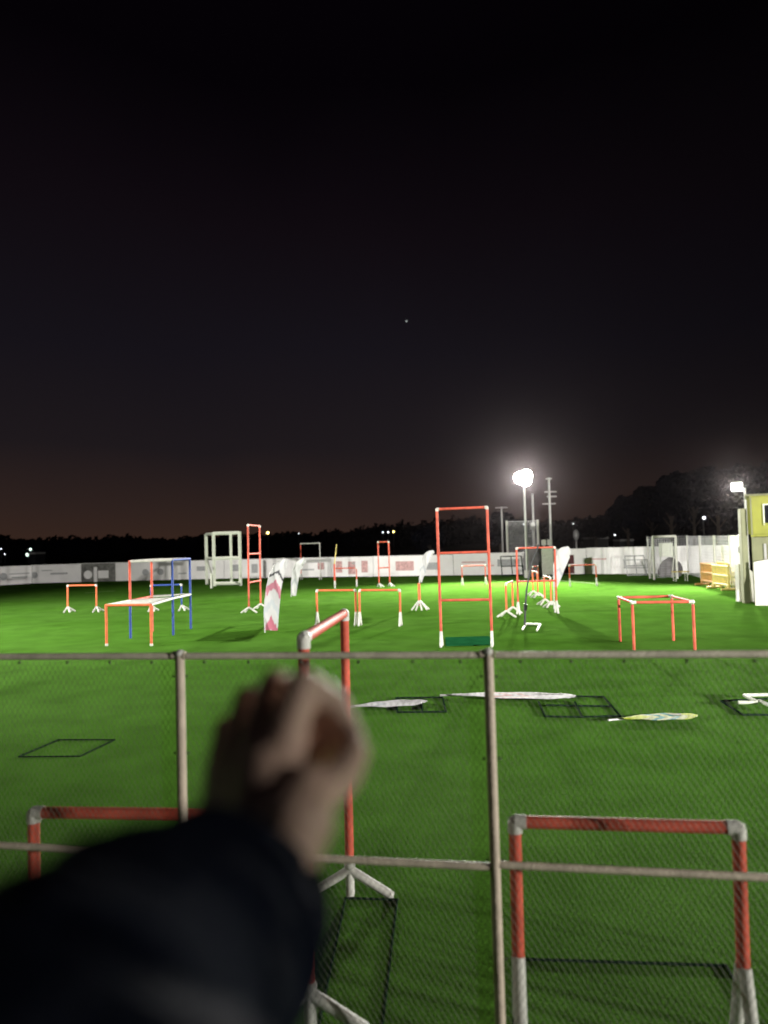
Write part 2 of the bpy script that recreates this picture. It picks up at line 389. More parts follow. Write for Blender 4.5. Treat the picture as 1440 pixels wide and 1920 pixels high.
def sail(o_parent, base, X, Y, spine, m, name='sail', wob=.02, thick=.004):
    """spine = [(along X, along Y, width), ...]; thick cloth with soft folds"""
    bm = bmesh.new(); uvl = bm.loops.layers.uv.new('UVMap'); nrm = X.cross(Y).normalized()
    pts = []
    n = len(spine); 
    def sp(t):
        f = t * (n - 1); i = min(int(f), n - 2); s = f - i
        a = Vector(spine[max(i - 1, 0)]); b = Vector(spine[i]); c = Vector(spine[i + 1]); d = Vector(spine[min(i + 2, n - 1)])
        return .5 * ((2 * b) + (c - a) * s + (2 * a - 5 * b + 4 * c - d) * s * s + (3 * b - a - 3 * c + d) * s ** 3)
    NV, NU = 24, 6
    rows = []
    for j in range(NV + 1):
        t = j / NV; p = sp(t); q = sp(min(1, t + .01)) - sp(max(0, t - .01)); tg = Vector((q.x, q.y)).normalized(); nn = Vector((tg.y, -tg.x))
        row = []
        for i in range(NU + 1):
            u = i / NU - .5; x = p.x + nn.x * u * p.z; y = p.y + nn.y * u * p.z
            z = wob * math.sin(9 * t + 3 * u) * math.cos(2.2 * u) + wob * .5 * math.sin(23 * t + 7 * u)
            row.append((base + X * x + Y * y + nrm * z, (i / NU, t)))
        rows.append(row)
    for side in (0, 1):
        V = [[bm.verts.new(c[0] + nrm * (thick if side else 0)) for c in row] for row in rows]
        for j in range(NV):
            for i in range(NU):
                q = [(j, i), (j, i + 1), (j + 1, i + 1), (j + 1, i)]
                if side: q = q[::-1]
                f = bm.faces.new([V[a][b] for a, b in q])
                for l, (a, b) in zip(f.loops, q): l[uvl].uv = rows[a][b][1]
    me = bpy.data.meshes.new(name)
    bmesh.ops.translate(bm, vec=-Vector(o_parent.location), verts=bm.verts[:]); bm.to_mesh(me); bm.free()
    for p_ in me.polygons: p_.use_smooth = True
    me.materials.append(m); o = bpy.data.objects.new(name, me); C.objects.link(o); o.parent = o_parent
    return o
XR = Vector((1, 0, 0)); ZU = Vector((0, 0, 1))
GF = 'feather flags on the turf'
def feather(label, foot_px, spine, m, pole=None, sc=1, group=GF, extra=None):
    b = G(*foot_px); s = (b - CAM).length / FPX
    t = thing('feather_flag', label, 'flag', b, group)
    sail(t, b, XR, ZU, [(x * s, y * s, w_ * s) for x, y, w_ in spine], m)
    if pole: MB().path([b + XR * x * s + ZU * y * s for x, y in pole], .011, r2=.006).build('pole', M['mast'], t)
    if extra: extra(t, b, s)
    return t
feather('largest upright feather flag, white with red print and a grey chevron near its top', (509, 1186),
        [(-1, 4, 25), (1, 40, 28), (5, 75, 28), (12, 103, 26), (22, 122, 20), (32, 132, 6)], M['flag_red'],
        [(-12, 0), (-11, 40), (-8, 75), (-2, 105), (9, 125), (26, 136)])
feather('small curved white feather flag just right of the largest feather flag', (549, 1119),
        [(2, 2, 8), (4, 25, 12), (7, 45, 14), (14, 60, 14), (24, 68, 8)], M['flag_white'],
        [(-3, 0), (-2, 25), (0, 47), (8, 64), (22, 72)])
def orange_base(t, b, s):
    MB().tube(b + ZU * .1, b + ZU * 50 * s, PR * 1.6).build('post', M['orange'], t)
    for a in (-60, -25, 10, 45, 80):
        e = b + Vector((math.sin(math.radians(a * 1.1)), -math.cos(math.radians(a)), 0)) * .2 + ZU * .015
        MB().tube(b + ZU * .22, e, PR * .95).build('foot', M['white'], t)
feather('curved white feather flag on an orange post with spread feet, beside the tallest gate', (787, 1144),
        [(3, 52, 5), (8, 75, 12), (13, 92, 14), (20, 103, 12), (30, 108, 5)], M['flag_white'],
        [(0, 40), (3, 75), (7, 92), (16, 106), (29, 110)], extra=orange_base)
feather('broad white feather flag right of the floodlight mast, in front of the white boards', (1040, 1142),
        [(2, 40, 8), (9, 65, 17), (14, 85, 24), (21, 100, 24), (32, 108, 10)], M['flag_white'],
        [(-1, 0), (0, 45), (1, 80), (9, 102), (28, 113)])
# leaning bare poles
b = G(628, 1103); t = thing('flag_pole', 'thin yellowish bare pole leaning a little right on a red post', 'pole', b)
s = (b - CAM).length / FPX
MB().tube(b, b + ZU * .25, .03).build('foot', M['white'], t); MB().tube(b + ZU * .25, b + ZU * 45 * s, .03).build('post', M['red'], t)
MB().path([b + ZU * 45 * s, b + XR * 3 * s + ZU * 65 * s, b + XR * 5 * s + ZU * 82 * s], .02, r2=.012).build('pole', M['yellow'], t)
b = G(984, 1176); s = (b - CAM).length / FPX; t = thing('flag_pole', 'thin black bare pole leaning right in front of the floodlight mast', 'pole', b)
MB().path([b, b + XR * 2 * s + ZU * 35 * s, b + XR * 6 * s + ZU * 70 * s, b + XR * 15 * s + ZU * 112 * s, b + XR * 31 * s + ZU * 150 * s], .017, r2=.014).build('rod', M['black'], t)
MB().tube(b + XR * 1.8 * s + ZU * 30 * s, b + XR * 3 * s + ZU * 42 * s, .03).build('collar', M['black'], t)
fb = [G(980, 1182), G(986, 1172), G(1013, 1173), G(1007, 1184)]
t = thing('ground_bracket', 'small white three-sided pipe bracket lying flat below the black pole', 'bracket', fb[0])
for i in range(3): MB().tube(fb[i] + ZU * .02, fb[i + 1] + ZU * .02, .017).ball(fb[i + 1] + ZU * .02, .02, sub=1).build('pipe', M['cream'], t)

# flat things on the turf
def flat_flag(label, px, m, z=.03):
    A, B = G(*px[0]), G(*px[1]); d = B - A; l = d.length; X = d.normalized(); Yv = Vector((-X.y, X.x, 0)) * -1
    wd = px[2]
    t = thing('fallen_flag', label, 'flag', A, 'flags lying flat on the turf')
    # along the sail is X of length l; taper both ends
    sp = [(0, 0, wd * .25), (0, l * .25, wd * .7), (0, l * .5, wd), (0, l * .8, wd * 1.05), (0, l * .95, wd * .7), (wd * .1, l, wd * .2)]
    sail(t, A + ZU * z, Yv, X, sp, m, wob=.005)
    MB().path([A - X * .12 + ZU * .02, A + X * l * .5 + ZU * .02 - Yv * wd * .45, B + ZU * .03 - X * .1 - Yv * wd * .3], .01).build('pole', M['mast'], t)
    return t
flat_flag('white flag lying flat beside the near narrow gate, pointing right to a dark square', [(665, 1330), (797, 1322), .24], M['flag_white'])
flat_flag('longest white flag lying flat, faint red print, its middle behind a fence post', [(848, 1308), (1078, 1312), .26], M['flag_faint'])
flat_flag('lime yellow flag lying flat at the right of the turf', [(1168, 1354), (1306, 1349), .2], M['flag_lime'])
def flat_frame(label, quads, m, extra=None, r=.0085):
    t = thing('ground_frame', label, 'frame', G(*quads[0][0]), 'pipe squares lying flat on the turf')
    for q in quads:
        p = [G(*a) + ZU * r for a in q]
        for i in range(len(p) - 1): MB().tube(p[i], p[i + 1], r).ball(p[i], r * 1.15, sub=1).build('pipe', M[m], t)
    if extra: extra(t)
    return t
flat_frame('dark pipe square lying flat under the tip of the short white flag', [[(743, 1310), (830, 1309), (836, 1336), (745, 1337), (743, 1310)], [(790, 1309), (792, 1337)]], 'darkpipe')
flat_frame('dark double pipe square lying flat below the tip of the longest white flag', [[(1010, 1318), (1022, 1345), (1092, 1346), (1078, 1318)], [(1092, 1346), (1163, 1344), (1132, 1308), (1070, 1307)], [(1025, 1324), (1145, 1326)]], 'darkpipe')
def wx(t):
    for a, b_ in (((1396, 1313), (1440, 1312)), ((1396, 1313), (1420, 1326)), ((1385, 1327), (1421, 1327)), ((1424, 1324), (1455, 1338))):
        MB().tube(G(*a) + ZU * .045, G(*b_) + ZU * .045, .016).build('white_pipe', M['cream'], t)
flat_frame('pipe square with pale pipes laid across it, at the right edge', [[(1352, 1316), (1393, 1342), (1475, 1342)], [(1352, 1316), (1450, 1311)]], 'darkpipe', wx)
flat_frame('near dark pipe square lying flat at the feet of the narrow gate behind the hand', [[(648, 1686), (745, 1689), (716, 1935), (596, 1935), (648, 1686)]], 'darkpipe', r=.005)
flat_frame('near dark pipe square lying flat under the lower right hurdle', [[(978, 1801), (1362, 1813), (1425, 1930), (962, 1935), (978, 1801)]], 'darkpipe', r=.005)
o = MB().poly([G(835, 1196), G(917, 1194), G(927, 1210), G(836, 1212)], .004, .012).build('gate_shade_patch', mat('teal_shade', (.012, .10, .035), .95, .3, 6, spec=0)); tag(o, 'thin dark teal patch painting the shade between the feet of the tallest gate', 'patch')  # the tall gate's shade, painted as a dark teal quad
flat_frame('two faint dark pipe squares lying in the dim turf left of the fence post', [[(35, 1420), (150, 1419), (215, 1388), (110, 1388), (35, 1420)]], 'darkpipe', r=.005)

# ------------------------------------------------------------ the near fence
FL = HZ(0, 1226, 1.2); FR = HZ(1440, 1220, 1.2)
pa, pb = HZ(337, 1224, 1.2), HZ(915, 1222, 1.2)
fd = (FR - FL); fd.z = 0; fd.normalize(); sp_ = (pb - pa).dot(fd)
fence = thing('perimeter_fence', 'low railing fence of dull pipes and diamond wire mesh running across the foreground', 'fence', Vector((pa.x, pa.y, 0)))
def fp(k): p = pa + fd * sp_ * k; return Vector((p.x, p.y, 0))
K0, K1 = -3, 4
fn = Vector((fd.y, -fd.x, 0))      # towards the camera
for k in range(K0, K1 + 1):
    p = fp(k)
    MB().tube(p, p + ZU * 1.193, .0145, n=16).build('post', M['post'], fence)
    MB().ball(p + ZU * 1.197, .0165, (1, 1, .8)).build('post_cap', M['white'], fence)
    MB().tube(p + ZU * 1.192 - fd * .024, p + ZU * 1.192 + fd * .018, .0128, n=14).build('clamp', M['rail'], fence)
    for zz in (1.13, .9, .62, .35, .12):
        MB().ball(p + ZU * zz + fd * .021, .0045, sub=1).ball(p + ZU * zz - fd * .021, .0045, sub=1).build('clip', M['clip'], fence)
for k in range(K0, K1):
    a, b_ = fp(k), fp(k + 1)
    MB().tube(a + ZU * 1.19 + fd * .02, b_ + ZU * 1.19 - fd * .02, .0105, n=14).build('top_rail', M['top_rail'], fence)
    MB().tube(a + ZU * .607 + fd * .013, b_ + ZU * .600 - fd * .013, .0105, n=14).build('middle_rail', M['rail'], fence)
    for j in range(6):
        q = a.lerp(b_, (j + .5 + .1 * math.sin(j * 5 + k)) / 6) + ZU * 1.172
        MB().ball(q, .005, sub=1).build('clip', M['clip'], fence)
    # diamond mesh
    m_ = MB(); W = sp_ - .04; H0, H1 = .03, 1.175; cell = .03; off = fn * -.004
    for sgn in (1, -1):
        c = -(H1 - H0)
        while c < W + (H1 - H0):
            # line x = c + s*(z-H0)*0.62
            sl = .62 * sgn
            z0, z1 = H0, H1
            x0 = c; x1 = c + sl * (z1 - z0)
            def clipx(xa, za, xb, zb):
                if xa > xb: xa, za, xb, zb = xb, zb, xa, za
                if xb <= 0 or xa >= W: return None
                if xa < 0: za += (zb - za) * (0 - xa) / (xb - xa); xa = 0
                if xb > W: zb = za + (zb - za) * (W - xa) / (xb - xa); xb = W
                return xa, za, xb, zb
            r = clipx(x0, z0, x1, z1)
            if r and abs(r[2] - r[0]) > 1e-4:
                A_ = a + fd * (.02 + r[0]) + ZU * r[1] + off * (1 + .3 * sgn); B_ = a + fd * (.02 + r[2]) + ZU * r[3] + off * (1 + .3 * sgn)
                m_.tube(A_, B_, .0005, n=3, caps=False)
            c += cell * .62
    m_.build('wire_mesh', M['wire'], fence, smooth=False)

# ------------------------------------------------------------ far boards (hoarding)
def gd(px, y): 
    d = ray(px, 1060); p = d * (y / d.y); return Vector((p.x, p.y, 0))
wallpts = [(-260, 28), (0, 33.5), (60, 34.6), (152, 34.6), (216, 34.5), (420, 34.0), (500, 33.6), (620, 32.8), (700, 32.0), (850, 31.0), (980, 30.2), (1040, 29.6), (1100, 29.0), (1216, 28.0), (1400, 27)]
hs = [.84, .84, .85, .86, .86, .86, .86, .86, .87, .9, .92, 1.0, 1.02, 1.02]
ms = ['board', 'board', 'board', 'boardg', 'board', 'board', 'board', 'board', 'board', 'board', 'board', 'board', 'board', 'board']
wall = thing('advertising_boards', 'long run of low white boards with faded prints along the far side of the turf', 'hoarding', gd(720, 31.5))
def board(k, px0, y0, px1, y1, h, m_):
    a, b_ = gd(px0, y0), gd(px1, y1); d = (b_ - a).normalized(); n = Vector((d.y, -d.x, 0)); Lg = (b_ - a).length
    MB().poly([a + d * .01, b_ - d * .01, b_ - d * .01 - n * .05, a + d * .01 - n * .05], .02, h).build('board', M[m_], wall, smooth=False)
    MB().box(((a + b_) / 2 - n * .025) + ZU * (h + .012), (Lg, .07, .02), math.atan2(d.y, d.x)).build('top_edge', M['board'], wall)
    rnd = random.Random(k * 3 + 1)
    def pr(u, z, wd, hh, mm, disc=False):
        c = a + d * Lg * u + n * .004 + ZU * z
        if disc:
            MB().tube(c - n * .006, c + n * .004, hh / 2, n=20).build('print', M[mm], wall)
        else: MB().box(c, (wd, .008, hh), math.atan2(d.y, d.x), .0).build('print', M[mm], wall)
    return pr, Lg
P_ = []
for i in range(len(wallpts) - 1):
    P_.append(board(i, *wallpts[i], *wallpts[i + 1], hs[i], ms[i]))
def prints(i, lst):
    for q in lst: P_[i][0](*q)
prints(1, [(.1, .4, .3, .34, 'ink', True), (.6, .5, .9, .05, 'ink'), (.6, .34, .7, .05, 'ink')])
prints(2, [(.05, .4, .3, .3, 'ink', True), (.55, .44, .8, .08, 'ink'), (.3, .6, .5, .04, 'ink')])
prints(3, [(.2, .35, .4, .4, 'board', True), (.65, .35, .5, .36, 'board'), (.42, .35, .16, .7, 'board')])
prints(4, [(.28, .4, .2, .3, 'ink', True), (.42, .4, .2, .3, 'ink', True), (.8, .5, .5, .2, 'ink'), (.62, .3, .4, .06, 'ink')])
prints(5, [(.95, .43, .14, .8, 'boardg'), (.3, .5, .5, .3, 'ink'), (.72, .45, .3, .4, 'ink')])
prints(6, [(.2, .5, .6, .3, 'ink'), (.6, .35, .9, .06, 'ink'), (.85, .5, .3, .3, 'pink')])
prints(7, [(.2, .45, .3, .5, 'pink'), (.5, .4, .35, .55, 'pink'), (.8, .45, .3, .5, 'pink'), (.62, .6, .5, .1, 'board')])
prints(8, [(.4, .45, .8, .4, 'pink'), (.72, .42, .7, .3, 'ink')])
prints(9, [(.3, .55, 1.0, .06, 'pink'), (.35, .4, 1.4, .05, 'pink'), (.8, .5, .9, .3, 'ink')])
prints(11, [(.45, .6, .42, .36, 'darkred'), (.45, .2, .42, .3, 'darkred')])
prints(12, [(.8, .55, .9, .04, 'ink'), (.8, .25, .9, .04, 'ink'), (.62, .4, .04, .34, 'ink'), (.98, .4, .04, .34, 'ink'), (.2, .6, .6, .05, 'pink')])

# ------------------------------------------------------------ things at the foot of the boards
def lean_frame(label, px0, px1, y, h, m_='darkpipe'):
    a, b_ = gd(px0, y), gd(px1, y); t = thing('leaning_frame', label, 'frame', (a + b_) / 2); mid = (a + b_) / 2
    bk = Vector((0, .25, 0))
    for p in (a, mid, b_): MB().tube(p, p + ZU * h + bk, .02).build('pipe', M[m_], t)
    for f in (.03, .5, 1): MB().tube(a + ZU * h * f + bk * f, b_ + ZU * h * f + bk * f, .02).build('crossbar', M[m_], t)
lean_frame('dark divided frame leaning on the boards just left of the floodlight mast', 941, 980, 29.4, .78)
lean_frame('thin dark divided frame leaning on the white boards left of the small goal', 1176, 1212, 27.3, .72, 'ink')
# white panel, grey cover, boxes
a = gd(1027, 27.5); t = thing('blank_sign', 'tall blank white panel standing right of the floodlight mast', 'panel', a)
MB().box(a + ZU * .62, (.42, .04, 1.0), .05).build('sheet', M['white'], t); MB().tube(a + Vector((-.18, .03, 0)), a + Vector((-.18, .03, 1.1)), .02).build('leg', M['mast'], t); MB().tube(a + Vector((.18, .03, 0)), a + Vector((.18, .03, 1.1)), .02).build('leg', M['mast'], t)
def tarp(label, c, sx_, sy_, sz_, m_='tarp'):
    bm = bmesh.new(); bmesh.ops.create_icosphere(bm, subdivisions=4, radius=1)
    for v in bm.verts:
        n = noise.noise(v.co * 2.3 + Vector(c)); v.co *= 1 + .18 * n
        v.co.x *= sx_; v.co.y *= sy_; v.co.z = max(v.co.z, -.3) * sz_ + .3 * sz_
    b = MB(); b.bm.free(); b.bm = bm; bmesh.ops.translate(bm, vec=c, verts=bm.verts[:])
    return tag(b.build('covered_heap', M[m_], org=c), label, 'cover')
tarp('grey cloth-covered heap at the foot of the floodlight mast', gd(1001, 28.6), .42, .3, .95)
for px, yy in ((1021, 28.9), (1032, 28.9)):
    p = gd(px, yy)
    t = thing('control_box', 'small white box on a post above the boards, ' + ('nearer the mast' if px < 1025 else 'nearer the white feather flag'), 'box', p)
    MB().tube(p, p + ZU * 1.2, .02).build('post', M['mast'], t); MB().box(p + ZU * 1.3, (.17, .1, .22), 0, .01).build('case', M['white'], t)

def net_panel(parent, a, b_, z0, z1, step=.07, r=.0035, m_='net'):
    d = (b_ - a); n = int(d.length / step); mb = MB()
    for i in range(n + 1):
        q = a + d * i / max(n, 1); mb.tube(q + ZU * z0, q + ZU * z1, r, n=3, caps=False)
    k = int((z1 - z0) / step)
    for i in range(k + 1):
        z = z0 + (z1 - z0) * i / k; mb.tube(a + ZU * z, b_ + ZU * z, r, n=3, caps=False)
    return mb.build('net', M[m_], parent, smooth=False)
# tall net screen behind the mast
a, b_ = gd(953, 31.2), gd(1011, 31.0); t = thing('net_screen', 'tall grey net stretched between two white posts behind the floodlight mast', 'net', (a + b_) / 2)
for p in (a, b_): MB().tube(p, p + ZU * 2.25, .05).build('post', M['white'], t)
net_panel(t, a, b_, .9, 2.2, .07, .006)
MB().tube(a + ZU * 2.2, b_ + ZU * 2.2, .012).build('top_cord', M['net'], t)

# ------------------------------------------------------------ floodlight masts
def aim(o, target):
    o.rotation_euler = (Vector(target) - o.location).to_track_quat('-Z', 'Y').to_euler()
def mast(label, base, h, heads, target, power, col=(1, .96, .88), em='flood', r=.045, hr=.14, spread=None, lh=None, group='floodlight masts', rnd=False):
    base = Vector(base); t = thing('floodlight_mast', label, 'floodlight', base, group)
    MB().tube(base, base + ZU * (h - .05), r * 1.2, r * .8, 14).build('pole', M['mast'], t)
    MB().tube(base, base + ZU * .28, r * 2.4).build('base_sleeve', M['white'], t)
    dirn = Vector(target) - (base + ZU * h); dirh = Vector((dirn.x, dirn.y, 0)).normalized(); side = Vector((-dirh.y, dirh.x, 0))
    dirn.normalize(); up = side.cross(dirn) * 1
    xs = [x for x, _ in heads]
    if len(heads) > 1: MB().tube(base + ZU * h + side * (min(xs) - .1), base + ZU * h + side * (max(xs) + .1), r * .6).build('cross_arm', M['mast'], t)
    for x, z in heads:
        c = base + ZU * (h + z) + side * x
        R_ = Matrix((side, up, dirn)).transposed().to_4x4()
        if rnd:
            MB().tube(c - dirn * .12, c + dirn * .05, hr * .6, hr, 20).build('lamp_case', M['floodcase'], t)
            MB().tube(c + dirn * .051, c + dirn * .062, hr * .95, n=24).build('lamp_lens', M[em], t)
        b = MB() if not rnd else None
        if not rnd: bmesh.ops.create_cube(b.bm, size=1, matrix=Matrix.Translation(c) @ R_ @ Matrix.Diagonal((hr * 2.3, hr * 1.9, .1, 1)))
        if not rnd: b.build('lamp_case', M['floodcase'], t); b = MB(); bmesh.ops.create_cube(b.bm, size=1, matrix=Matrix.Translation(c + dirn * .056) @ R_ @ Matrix.Diagonal((hr * 2.1, hr * 1.7, .012, 1)))
        if not rnd: b.build('lamp_lens', M[em], t)
        ld = bpy.data.lights.new('flood_beam', 'SPOT'); ld.energy = power / len(heads); ld.color = col; ld.shadow_soft_size = .1
        ld.spot_size = math.radians(spread or 165); ld.spot_blend = 1.0
        lo = bpy.data.objects.new('flood_beam', ld); C.objects.link(lo); lo.location = c + dirn * .2
        aim(lo, target); bpy.context.view_layer.update()
        lo.parent = t; lo.matrix_parent_inverse = t.matrix_world.inverted() if False else Matrix.Translation(-base)
    return t
mb_ = gd(988, 27.8)
mast('brightest floodlight on a slim pale mast beyond the leaning black pole', mb_, 3.78, [(-.14, .0), (.1, .07), (.06, -.1)], (0, 14, 0), 3200, hr=.24, spread=112, rnd=True)
m2 = gd(1403, 21.5)
mast('smaller floodlight on a mast at the right, beside the yellow-green cabin', m2, 2.83, [(-.2, 0)], (3, 8, 0), 650, em='flood2', r=.04, hr=.13)
mast('floodlight mast beyond the right-hand edge of the field', (15, -5, 0), 2.7, [(-.3, 0), (.3, 0)], (3, 22, 0), 5000, spread=103, group='floodlight masts')
mast('floodlight mast beyond the left-hand edge of the field', (-18, 9, 0), 7.0, [(-.3, 0), (.3, 0)], (-3, 17, 0), 4000, spread=98, group='floodlight masts')

# other thin poles
def pole(label, px, y, h, arms, r=.035, name='lamp_post'):
    b = gd(px, y); t = thing(name, label, 'pole', b)
    MB().tube(b, b + ZU * h, r, r * .7).build('shaft', M['mast'], t)
    for z, l, o in arms: MB().tube(b + ZU * z + XR * (o - l), b + ZU * z + XR * (o + l), r * .45).build('arm', M['mast'], t)
pole('slim unlit pole with a short top arm, left of the tall net screen', 944, 36, 3.05, [(3.0, .3, 0)], .05)
pole('grey pole standing close behind the brightest floodlight mast', 1003, 32, 3.4, [], .06)
b = gd(1001, 31.8); tag(MB().box(b + ZU * 2.0, (.2, .14, .3), 0, .01).tube(b, b + ZU * 1.85, .025).build('meter_box', M['mast'], org=b), 'small pale box on a thin post between the masts', 'box')
pole('tall unlit pole with three short aerial bars, right of the brightest floodlight', 1035, 31, 4.0, [(3.95, .12, 0), (3.4, .25, .05), (3.2, .2, .1), (2.9, .28, -.03)], .06, 'aerial_mast')

# ------------------------------------------------------------ right side: goal, cage, barriers, cabin
a, b_ = G(1227, 1087), G(1270, 1085); bk = Vector((.1, .7, 0))
t = thing('small_goal', 'small white football goal with a net at the right of the far boards', 'goal', (a + b_) / 2)
for p in (a, b_): MB().tube(p, p + ZU * 1.42, .04).build('post', M['white'], t); MB().tube(p + ZU * 1.4, p + bk, .025).build('brace', M['white'], t)
MB().tube(a + ZU * 1.42, b_ + ZU * 1.42, .04).build('crossbar', M['white'], t)
net_panel(t, a + bk, b_ + bk, 0.02, 1.35, .08, .004)
a0 = G(1217, 1087)
net_pts = [(1216, 27.2), (1290, 26.8), (1314, 24.5), (1341, 22), (1356, 20.8), (1371, 19.7)]
t = thing('net_enclosure', 'row of white posts carrying grey netting between the small goal and the cabin', 'net', gd(1314, 24.5))
pp = [gd(*q) for q in net_pts]
for i, p in enumerate(pp):
    MB().tube(p, p + ZU * (1.42 if i != 4 else 1.15), .04 if i > 1 else .025).build('post', M['white'], t)
for i in range(len(pp) - 1): net_panel(t, pp[i], pp[i + 1], .03, 1.4, .09, .0045)
# white sheet wall
a, b_ = gd(1371, 19.6), gd(1398, 18.6); t = thing('white_partition', 'glaring white partition with a dark slot, left of the yellow-green cabin', 'panel', (a + b_) / 2)
d = (b_ - a).normalized(); n = Vector((d.y, -d.x, 0))
MB().poly([a, b_, b_ - n * .06, a - n * .06], .02, 1.42).build('sheet', M['white'], t, smooth=False)
MB().box(a + d * (b_ - a).length * .6 + n * .004 + ZU * 1.05, (.045, .01, .16), math.atan2(d.y, d.x)).build('slot', M['black'], t)
# dark heap and table behind goal
tarp('dark rounded heap under a cover behind the small goal', gd(1256, 26.3), .42, .3, .5, 'tarp')
p = gd(1250, 27.0); tag(MB().box(p + ZU * .93, (.5, .05, .5), 0, .01).tube(p - XR * .2, p - XR * .2 + ZU * .7, .02, n=6).tube(p + XR * .2, p + XR * .2 + ZU * .7, .02, n=6).build('cream_sign', M['cream'], org=p), 'cream board on legs behind the goal net', 'sign')
p = gd(1275, 23.5); t = thing('low_table', 'low yellowish table beside the small goal', 'table', p)
MB().box(p + ZU * .3, (.45, .3, .03), .1, .005).build('tabletop', M['yellow'], t)
for x, y in ((-.18, -.1), (.18, -.1), (-.18, .1), (.18, .1)): MB().tube(p + Vector((x, y, 0)), p + Vector((x, y, .29)), .014).build('leg', M['cream'], t)
p = gd(1335, 24.5)
# crowd barriers
def barrier(label, px0, y0, px1, y1, h, m_):
    a, b_ = gd(px0, y0), gd(px1, y1); d = (b_ - a).normalized(); t = thing('barrier', label, 'barrier', (a + b_) / 2, 'plastic barriers by the net'); Lg = (b_ - a).length
    for p in (a + d * .04, b_ - d * .04):
        MB().tube(p + ZU * .05, p + ZU * h, .035).build('end_post', M[m_], t)
        n = Vector((-d.y, d.x, 0)); MB().tube(p - n * .2 + ZU * .03, p + n * .2 + ZU * .03, .03).build('foot', M[m_], t)
    for f in (.22, .6, 1): MB().tube(a + ZU * h * f, b_ + ZU * h * f, .032).build('rail', M[m_], t)
    k = int(Lg / .09); mb = MB()
    for i in range(1, k): 
        q = a.lerp(b_, i / k); mb.tube(q + ZU * h * .22, q + ZU * h, .018, n=6)
    mb.build('slats', M[m_], t)
barrier('orange plastic barrier, leftmost of those against the net', 1314, 21.5, 1340, 20.5, .62, 'orangep')
barrier('yellow plastic barrier in front of the net posts', 1336, 20.2, 1366, 19.2, .62, 'yellow')
barrier('yellow plastic barrier standing behind the front one', 1345, 21.0, 1374, 19.8, .66, 'yellow')
# cabin
ca = gd(1411, 15.6); cabx = ca.x; caby = ca.y
t = thing('cabin', 'yellow-green cabin on an olive base cut off by the right edge', 'cabin', Vector((cabx, caby, 0)))
t.rotation_euler.z = -math.atan2(cabx, caby)
MB().box((cabx + 1.2, caby + 1.0, .70), (2.4, 2.0, 1.38), 0, .01).build('base_wall', M['olive'], t)
MB().box((cabx + 1.22, caby + .95, 1.83), (2.55, 2.1, .86), 0, .05).build('upper_wall', M['cabin'], t)
win = MB().box((cabx + .42, caby - .105, 1.86), (.3, .03, .38), 0, .01).build('window', M['glass'], t)
fr_ = MB()
for dx, dz, wx_, wz_ in ((-.165, 0, .03, .44), (.165, 0, .03, .44), (0, .205, .30, .03), (.0, 0, .016, .38)): fr_.box((cabx + .42 + dx, caby - .115, 1.86 + dz), (wx_, .03, wz_))
fr_.build('window_frame', M['cream'], win, org=t.location)
for x in (.02, .8, 1.5): MB().box((cabx + x, caby - .104, 1.83), (.03, .014, .80)).build('panel_joint', M['olive'], t)
MB().box((cabx + .42, caby - .108, 1.665), (.36, .05, .03), 0, .004).build('sill', M['cabin'], t)
MB().box((cabx + 1.22, caby + .95, 2.275), (2.62, 2.2, .035), 0, .01).build('roof', M['olive'], t)
for x in (.25, .55, .95): MB().box((cabx + x, caby - .012, .75), (.05, .03, 1.0), 0, .005).build('wall_rib', M['mast'], t)
p = Vector((cabx - .12, caby + .1, 0)); tag(MB().box(p + ZU * 1.0, (.13, .13, 2.0), 0, .01).build('gatepost', M['olive'], org=p), 'square olive post at the left corner of the cabin', 'post')
# milky plastic sheet draped before the cabin, enlarged and whitened to paint glare
def drape(label, p, wd, h, m_, seed):
    bm = bmesh.new(); NX, NZ = 40, 26; V = []
    for j in range(NZ + 1):
        row = []
        for i in range(NX + 1):
            u = i / NX; v = j / NZ
            topz = h * (.75 + .25 * math.sin(u * 2.4 + seed)); flare = (1 - v) ** 2 * .35
            y = -flare + .05 * math.sin(u * 22 + seed) * (1 - .4 * v) + .03 * noise.noise(Vector((u * 5, v * 4, seed)))
            row.append(bm.verts.new((p.x + (u - .0) * wd, p.y + y, max(.004, v * topz))))
        V.append(row)
    for j in range(NZ):
        for i in range(NX): bm.faces.new((V[j][i], V[j][i + 1], V[j + 1][i + 1], V[j + 1][i]))
    b = MB(); b.bm.free(); b.bm = bm; o = b.build('plastic_sheet', M[m_], org=p)
    md = o.modifiers.new('solid', 'SOLIDIFY'); md.thickness = .006
    o.rotation_euler.z = -math.atan2(p.x, p.y)
    return tag(o, label, 'sheet')
M['milky'] = mat('milky_plastic', (.78, .78, .72), .5, .15, 3, .2, 10)
drape('milky plastic sheeting hanging over the lower front of the cabin', Vector((cabx - .06, caby - .16, 0)), 2.2, .98, 'milky', .6)
drape('pale draped sheet against the white partition', gd(1377, 16.4), .5, .8, 'milky', 1.3)

